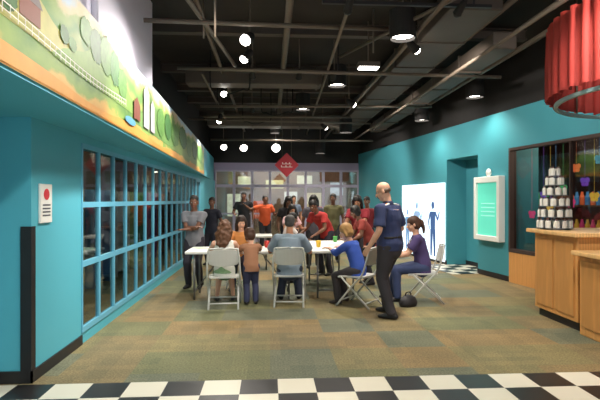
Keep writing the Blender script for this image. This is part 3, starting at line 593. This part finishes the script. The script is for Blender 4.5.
LC=(1,0.92,0.80)
def can(x,y,z,r=0.17,h=0.36,power=45,bulb=M_bulb):
    e_=empty('can_light',(x,y,z)); thing(e_,'black cylindrical can downlight hanging from the ceiling','ceiling light','hanging can lights')
    bm=bmesh.new(); seg=24
    loft(bm,[(0,0,h),(0,0,h+0.02)],[r*0.9,r*0.6],round_=False,seg=seg)
    pts=[(r,0.0),(r,h),(r-0.015,h),(r-0.015,0.0)]
    rr=[[bm.verts.new((p[0]*math.cos(2*math.pi*i/seg),p[0]*math.sin(2*math.pi*i/seg),p[1])) for i in range(seg)] for p in pts]
    for q in range(4):
        A=rr[q];B=rr[(q+1)%4]
        for i in range(seg): bm.faces.new((A[i],A[(i+1)%seg],B[(i+1)%seg],B[i]))
    obj_bm('lamp_shade',bm,M_black,parent=e_)
    bm=bmesh.new(); loft(bm,[(0,0,0.045),(0,0,0.06)],[r*0.85,r*0.85],round_=False,seg=seg); obj_bm('bulb',bm,bulb,parent=e_)
    bm=bmesh.new(); loft(bm,[(0,0,h),(0,0,4.3-z)],[0.012,0.012],round_=False,seg=8); obj_bm('rod',bm,M_pipe,parent=e_)
    if power:
        l=bpy.data.lights.new('can_lamp','SPOT'); l.energy=power; l.color=LC; l.spot_size=math.radians(130); l.spot_blend=0.8; l.shadow_soft_size=0.14
        lo=bpy.data.objects.new('can_lamp',l); lo.location=(0,0,0.03); link(lo,e_)
PW=440
for x,y,z,p in [(1.71,6.1,3.6,PW),(1.22,8.7,3.6,PW),(0.76,11.05,3.6,PW),(0.18,14.6,3.55,PW*.8),(3.95,9.05,3.5,PW*.5),(3.6,11.2,3.4,PW*.4),(1.7,16.2,3.1,PW*.5),(2.0,12.6,3.3,PW*.7),
   (0.2,3.4,3.6,PW*.6),(-0.2,0.5,3.6,PW*1.0),(2.4,1.0,3.6,PW*.9)]:  # unseen cans above and behind the camera, added to brighten the near end
    can(x,y,z,power=p)
tl=empty('tray_light',(1.53,7.4,3.58)); thing(tl,'rectangular ceiling work light glowing white','ceiling light')
boxes('housing',[(-0.17,0.17,-0.1,0.1,0.0,0.08)],M_duct,parent=tl,bev=0.01); boxes('bulb',[(-0.15,0.15,-0.08,0.08,-0.012,0)],M_bulb,parent=tl)
boxes('bracket',[(-0.01,0.01,-0.01,0.01,0.08,0.72)],M_pipe,parent=tl)
def track(x,y,z,tgt,power=120,r=0.06,col_=(1,0.94,0.86),bulb=M_bulb):
    e_=empty('spotlight',(x,y,z)); thing(e_,'small black track spotlight with a bright lamp','spotlight','track spotlights')
    dirv=(V(tgt)-V((x,y,z))).normalized()
    bm=bmesh.new(); loft(bm,[-dirv*0.16,-dirv*0.12,V((0,0,0)),dirv*0.02],[r*0.5,r*0.8,r,r*1.1],round_=False,seg=16); obj_bm('lamp_head',bm,M_black,parent=e_)
    bm=bmesh.new(); ell(bm,dirv*0.02,(r*0.95,r*0.95,r*0.95),seg=12); obj_bm('bulb',bm,bulb,parent=e_)
    bm=bmesh.new(); loft(bm,[-dirv*0.1,V((-dirv.x*0.1,-dirv.y*0.1,4.3-z))],[0.01,0.01],round_=False,seg=6); obj_bm('stem',bm,M_pipe,parent=e_)
    if power:
        l=bpy.data.lights.new('spot_lamp','SPOT'); l.energy=power*1.25; l.color=col_; l.spot_size=math.radians(85); l.spot_blend=0.7; l.shadow_soft_size=0.08
        lo=bpy.data.objects.new('spot_lamp',l); lo.location=dirv*0.1; lo.rotation_euler=dirv.to_track_quat('-Z','Y').to_euler(); link(lo,e_)
track(-0.32,6.55,3.7,(-1.7,4.6,2.0),240,0.08); track(-0.38,7.4,3.7,(-1.9,7.0,1.8),240,0.07)
track(-0.93,9.75,3.68,(-0.6,8,0.5),180,0.07); track(-1.25,12.0,3.5,(-1.9,12.8,1.5),200,0.07)
track(-1.45,15.2,3.2,(-1,13,1),200,0.10); track(-0.84,15.4,3.2,(-0.4,13,1),240,0.12); track(0.19,15.4,3.2,(0.4,12,1),240,0.14)
track(0.3,2.0,3.8,(-1.6,3.6,2.3),190); track(2.4,3.4,3.8,(3.7,5.4,0.8),220); track(2.0,6.5,3.6,(4.6,8.2,2.2),230); track(1.7,9.8,3.5,(4.1,11.0,2.4),230); track(1.5,13.0,3.5,(3.6,14.5,2.2),230)
track(-0.3,4.4,3.8,(-1.9,6.4,1.3),260)
track(3.0,3.2,3.9,(4.0,5.0,3.0),180); track(0.3,12.9,3.3,(0.3,17.4,1.4),140)
for x,y,z in ((-0.3,8.35,3.66),(0.5,8.35,3.66),(1.1,8.35,3.66),(-1.1,11.0,3.56),(-0.4,11.0,3.56),(0.9,5.5,3.72),(2.2,5.5,3.72)):
    track(x,y,z,(x*0.6,y+3,1.5),0,0.05,bulb=M_base)

ds=empty('hanging_sign',(0.0,0,0)); thing(ds,'red diamond shaped sign with white lettering hanging from the ceiling','sign')
bm=bmesh.new(); cx,cy,cz,R_=0.44,12.6,2.44,0.32
vs=[bm.verts.new((cx+R_*a,cy,cz+R_*b)) for a,b in ((0,1),(1,0),(0,-1),(-1,0))]; fc=bm.faces.new(vs)
r=bmesh.ops.extrude_face_region(bm,geom=[fc])
for v in [g_ for g_ in r['geom'] if isinstance(g_,bmesh.types.BMVert)]: v.co.y+=0.03
obj_bm('board',bm,sm('sign_red',150,30,42,emit=0.15),parent=ds)
for w_,z in ((0.12,cz+0.02),(0.15,cz-0.06)): boxes('lettering',[(cx-w_,cx+w_,cy-0.006,cy-0.001,z,z+0.012),(cx-w_,cx-w_+0.02,cy-0.006,cy-0.001,z,z+0.05),(cx-0.03,cx-0.01,cy-0.006,cy-0.001,z,z+0.05),(cx+w_*0.5,cx+w_*0.5+0.02,cy-0.006,cy-0.001,z,z+0.05)],M_white,parent=ds)
for q in (-0.12,0.12):
    bm=bmesh.new(); loft(bm,[(cx+q,cy+0.015,cz+0.17),(cx+q,cy+0.015,4.3)],[0.004,0.004],round_=False,seg=5); obj_bm('wire',bm,M_pipe,parent=ds)

# ------------------------------------------------------------ DESKS
dk=empty('reception_desk',(0,0,0)); thing(dk,'tall maple wood reception desk with black kick base','desk')
boxes('body',[(3.54,4.5,5.32,6.22,0.1,1.09)],M_wood,parent=dk,bev=0.01)
boxes('worktop',[(3.46,4.58,5.26,6.30,1.09,1.14)],M_wood2,parent=dk,bev=0.01)
boxes('kick_base',[(3.58,4.45,5.36,6.18,0,0.1)],M_base,parent=dk)
for a_,b_ in ((5.38,5.74),(5.80,6.16)): boxes('panel',[(3.527,3.54,a_,b_,0.16,1.03)],M_wood,parent=dk,bev=0.004)
dk2=empty('reception_counter',(0,0,0)); thing(dk2,'lower maple wood counter with a pale wood top','counter')
boxes('body',[(3.50,4.5,3.2,5.23,0.0,0.90)],M_wood,parent=dk2,bev=0.01)
boxes('worktop',[(3.40,4.55,3.15,5.24,0.90,0.95)],M_wood2,parent=dk2,bev=0.01)
for i in range(3): boxes('panel',[(3.487,3.50,3.3+i*0.65,3.88+i*0.65,0.1,0.84)],M_wood,parent=dk2,bev=0.004)
RX,RY=3.68,6.0
rk=empty('display_rack',(RX,RY,1.14)); thing(rk,'round wire display rack stacked in tiers on the reception desk','rack')
bm=bmesh.new(); cyl(bm,(0,0),0.17,0.17,0,0.015); cyl(bm,(0,0),0.012,0.012,0.015,0.76)
obj_bm('pole',bm,M_metal,parent=rk)
tiers=[(0.03,0.19,12),(0.17,0.18,11),(0.31,0.155,10),(0.45,0.125,8),(0.58,0.09,6),(0.70,0.05,4)]
for z,r_,k in tiers:
    bm=bmesh.new(); cyl(bm,(0,0),r_+0.025,r_+0.025,z-0.012,z-0.004,seg=24); obj_bm('tier',bm,M_metal,parent=rk)
cl=[sm('lotion_white',228,224,215),sm('lotion_yellow',225,190,90),sm('lotion_blue',150,180,210),sm('lotion_pink',215,150,160)]
ci=0
capm=sm('cap_dark',110,86,84)
for z,r_,k in tiers:
    for i in range(k):
        an=2*math.pi*i/k+z*3
        bm=bmesh.new(); loft(bm,[(0,0,0.0),(0,0,0.08),(0,0,0.095)],[(0.034,0.020),(0.036,0.020),(0.014,0.012)],round_=False,seg=10)
        b_=obj_bm('bottle',bm,cl[(ci*7)%4 if ci%4==0 else 0],smooth=False); b_.location=(RX+r_*math.cos(an),RY+r_*math.sin(an),1.14+z-0.004); b_.rotation_euler=(0,0,an+math.pi/2)
        thing(b_,'small white plastic bottle on the wire rack','bottle','bottles on the display rack'); ci+=1
        bm=bmesh.new(); loft(bm,[(0,0,0.09),(0,0,0.112)],[0.015,0.013],round_=False,seg=8); obj_bm('cap',bm,capm,parent=b_)
cn=empty('drum_canopy',(4.6,4.9,0)); thing(cn,'round canopy of gathered red fabric with pale metal ring','canopy')
bm=bmesh.new(); seg=360; rows=[]
for z in (2.70,2.73,3.1,3.5,3.55):
    amp=0.034 if z<3.4 else 0.02
    rows.append([bm.verts.new(((1.43+amp*math.sin(i*2*math.pi/seg*54+0.5*math.sin(i*0.13))+0.01*math.sin(i*1.7))*math.cos(2*math.pi*i/seg),(1.43+amp*math.sin(i*2*math.pi/seg*54+0.5*math.sin(i*0.13))+0.01*math.sin(i*1.7))*math.sin(2*math.pi*i/seg),z+0.012*math.sin(i*0.9))) for i in range(seg)])
for A,B in zip(rows,rows[1:]):
    for i in range(seg): bm.faces.new((A[i],A[(i+1)%seg],B[(i+1)%seg],B[i]))
obj_bm('fabric',bm,sm('red_fabric',176,56,48,rough=0.7,noise_amt=0.35,noise_scale=3),parent=cn,smooth=True)
def annulus(bm,r0,r1,z0,z1,seg=96):
    pts=[(r0,z0),(r1,z0),(r1,z1),(r0,z1)]
    rr=[[bm.verts.new((p[0]*math.cos(2*math.pi*i/seg),p[0]*math.sin(2*math.pi*i/seg),p[1])) for i in range(seg)] for p in pts]
    for q in range(4):
        A=rr[q];B=rr[(q+1)%4]
        for i in range(seg): bm.faces.new((A[i],A[(i+1)%seg],B[(i+1)%seg],B[i]))
bm=bmesh.new(); annulus(bm,1.33,1.37,2.62,2.66); obj_bm('metal_ring',bm,sm('ring_pale',150,175,175,rough=0.4),parent=cn)
for k in range(4):
    bm=bmesh.new()
    a=k*math.pi/2+0.4; loft(bm,[(1.35*math.cos(a),1.35*math.sin(a),2.64),(1.35*math.cos(a),1.35*math.sin(a),4.3)],[0.012,0.012],round_=False,seg=6)
    obj_bm('rod',bm,M_pipe,parent=cn)

# ------------------------------------------------------------ TABLES & CHAIRS
def table(x0,x1,y0,y1,label):
    e_=empty('folding_table',((x0+x1)/2,(y0+y1)/2,0)); thing(e_,label,'table','folding tables')
    w,d=(x1-x0)/2,(y1-y0)/2
    boxes('tabletop',[(-w,w,-d,d,0.70,0.745)],M_white,parent=e_,bev=0.015)
    lx = w>d
    for s in (-1,1):
        if lx: a=(s*(w-0.13),-d+0.1); b=(s*(w-0.13),d-0.1)
        else: a=(-w+0.1,s*(d-0.13)); b=(w-0.1,s*(d-0.13))
        tube('leg',[(a[0],a[1],0.70),(a[0],a[1],0.0),],0.016,M_metal,parent=e_); tube('leg',[(b[0],b[1],0.70),(b[0],b[1],0.0)],0.016,M_metal,parent=e_)
        tube('crossbar',[(a[0],a[1],0.12),(b[0],b[1],0.12)],0.012,M_metal,parent=e_)
        tube('brace',[((a[0]+b[0])/2,(a[1]+b[1])/2,0.12),((a[0]+b[0])/2*0.4 if lx else (a[0]+b[0])/2,(a[1]+b[1])/2 if lx else (a[1]+b[1])/2*0.4,0.70)],0.010,M_metal,parent=e_)
    return e_
table(-1.28,0.42,7.3,8.06,'long white plastic folding table with grey legs')
table(0.64,1.40,7.3,9.13,'white plastic folding table set end-on with grey legs')
table(-0.9,0.05,10.4,11.1,'white plastic folding table behind the first group')

def chair_parts():
    def panel(z0,z1,y0,y1,w,th,curve,axis):
        bm=bmesh.new(); nx=9; ny=5; g=[]
        for side in (0,1):
            G=[]
            for j in range(ny):
                row=[]
                for i in range(nx):
                    u=i/(nx-1)*2-1; v=j/(ny-1)
                    ww=w*(1-0.10*(abs(v*2-1)**4))
                    x=u*ww
                    if axis=='back':
                        y=y0+(y1-y0)*v-curve*(1-u*u)+ (th if side else 0); z=z0+(z1-z0)*v*(1) - (0.02*abs(u)**4 if v>0.5 else -0.02*abs(u)**4)*(abs(v*2-1))
                    else:
                        y=y0+(y1-y0)*v; z=z0-curve*(1-u*u)*(1-(2*v-1)**2)+(th if side else 0)-(0.02*(v**4))
                    row.append(bm.verts.new((x,y,z)))
                G.append(row)
            g.append(G)
        for G in g:
            for j in range(ny-1):
                for i in range(nx-1): bm.faces.new((G[j][i],G[j][i+1],G[j+1][i+1],G[j+1][i]))
        A,B=g
        for j in range(ny-1):
            for i in (0,nx-1): bm.faces.new((A[j][i],A[j+1][i],B[j+1][i],B[j][i]))
        for i in range(nx-1):
            for j in (0,ny-1): bm.faces.new((A[j][i],A[j][i+1],B[j][i+1],B[j][i]))
        return bm
    o=[]
    o.append(obj_bm('seat',panel(0.42,0.42,-0.2,0.22,0.215,0.022,0.012,'seat'),M_plastic,smooth=False))
    o.append(obj_bm('backrest',panel(0.60,0.83,-0.235,-0.285,0.215,0.018,0.035,'back'),M_plastic,smooth=False))
    for s in (-1,1):
        o.append(tube('front_leg',[(s*0.2,-0.285,0.84),(s*0.222,-0.25,0.66),(s*0.228,-0.18,0.47),(s*0.228,-0.05,0.33),(s*0.228,0.23,0.0)],0.014,M_plastic,sm_=True))
        o.append(tube('rear_leg',[(s*0.205,0.16,0.42),(s*0.205,-0.29,0.0)],0.014,M_plastic))
    o.append(tube('crossbar',[(-0.222,0.17,0.085),(0.222,0.17,0.085)],0.011,M_plastic))
    o.append(tube('crossbar',[(-0.20,-0.23,0.075),(0.20,-0.23,0.075)],0.011,M_plastic))
    o.append(tube('crossbar',[(-0.2,-0.285,0.84),(0,-0.315,0.85),(0.2,-0.285,0.84)],0.0135,M_plastic,sm_=True))
    return o
base_parts=chair_parts(); first=True
def chair(x,y,yaw,label='grey plastic folding chair with metal tube frame'):
    global first
    e_=empty('folding_chair',(x,y,0),math.radians(yaw)); thing(e_,label,'chair','folding chairs')
    for p in base_parts:
        if first: q=p
        else: q=p.copy(); col.objects.link(q)
        q.parent=e_
    first=False
chair(-0.66,6.98,3); chair(0.285,7.04,-4); chair(1.27,6.90,52); chair(2.30,7.12,78)
chair(-0.50,8.45,178)

def sheet(x,y,rz,c,nm,w=0.21,h=0.28):
    bm=bmesh.new(); g=[[bm.verts.new((-w/2+w*i/4,-h/2+h*j/4,0.001+0.003*abs(math.sin(i*1.3+j)))) for i in range(5)] for j in range(5)]
    for j in range(4):
        for i in range(4): bm.faces.new((g[j][i],g[j][i+1],g[j+1][i+1],g[j+1][i]))
    o=obj_bm('paper_sheet',bm,sm(nm,*c)); o.location=(x,y,0.746); o.rotation_euler=(0,0,rz); thing(o,'loose craft paper sheet on the white table','paper','paper sheets on the tables')
for i,(x,y,r_,c) in enumerate([(-0.85,7.55,0.2,(240,230,160)),(-0.4,7.6,-0.3,(235,235,235)),(0.1,7.65,0.1,(180,215,235)),(0.9,7.6,0.5,(235,240,235)),(1.1,8.2,-0.2,(240,190,190)),(0.85,8.6,0.3,(235,235,240)),(-1.1,7.8,0.6,(190,225,180))]): sheet(x,y,r_,c,'paper%d'%i)
for i,(x,y,c) in enumerate([(-0.05,7.85,(205,60,50)),(-0.75,7.85,(70,120,190)),(0.8,7.9,(230,190,60)),(1.2,8.8,(90,170,90)),(0.3,7.8,(235,235,230))]):
    bm=bmesh.new(); loft(bm,[(0,0,0),(0,0,0.10),(0,0,0.105)],[0.032,0.042,0.044],round_=False,seg=16)
    o=obj_bm('cup',bm,sm('cup%d'%i,*c)); o.location=(x,y,0.746); thing(o,'small coloured plastic cup on the white table','cup','cups on the tables')
bm=bmesh.new(); loft(bm,[(0,0,0.0),(0,0,0.05),(0,0,0.11),(0,0,0.15)],[(0.14,0.09),(0.16,0.10),(0.13,0.08),(0.07,0.05)],seg=18,round_=False)
bag=obj_bm('handbag',bm,sm('bag_black',34,32,36,rough=0.6),smooth=True); bag.location=(1.98,6.78,0.0); bag.rotation_euler=(0,0,0.5); thing(bag,'black soft bag on the carpet beside the chairs','bag')
tube('handle',[(-0.06,0,0.13),(-0.04,0,0.19),(0.04,0,0.19),(0.06,0,0.13)],0.009,M_black,parent=bag,sm_=True)

# ------------------------------------------------------------ LIGHT / CAMERA
w=bpy.data.worlds.new('world'); scene.world=w; w.use_nodes=True
bg=w.node_tree.nodes['Background']; bg.inputs[0].default_value=(0.95,0.95,1,1); bg.inputs[1].default_value=1.1
def pl_(loc,e,c=(1,0.8,0.6),r=0.3):
    l=bpy.data.lights.new('room_lamp','POINT'); l.energy=e; l.color=c; l.shadow_soft_size=r; o=bpy.data.objects.new('room_lamp',l); o.location=loc; link(o)
pl_((-3.7,7,2.6),40); pl_((-3.7,11,2.6),40); pl_((5.6,8.0,2.6),45); pl_((0.5,19.2,2.9),140)
cam=bpy.data.cameras.new('camera'); cam.lens=28.8; cam.sensor_width=36; co=bpy.data.objects.new('camera',cam); link(co)
co.location=(0,0,1.52); co.rotation_euler=(math.radians(90),0,math.radians(-3.58)); scene.camera=co
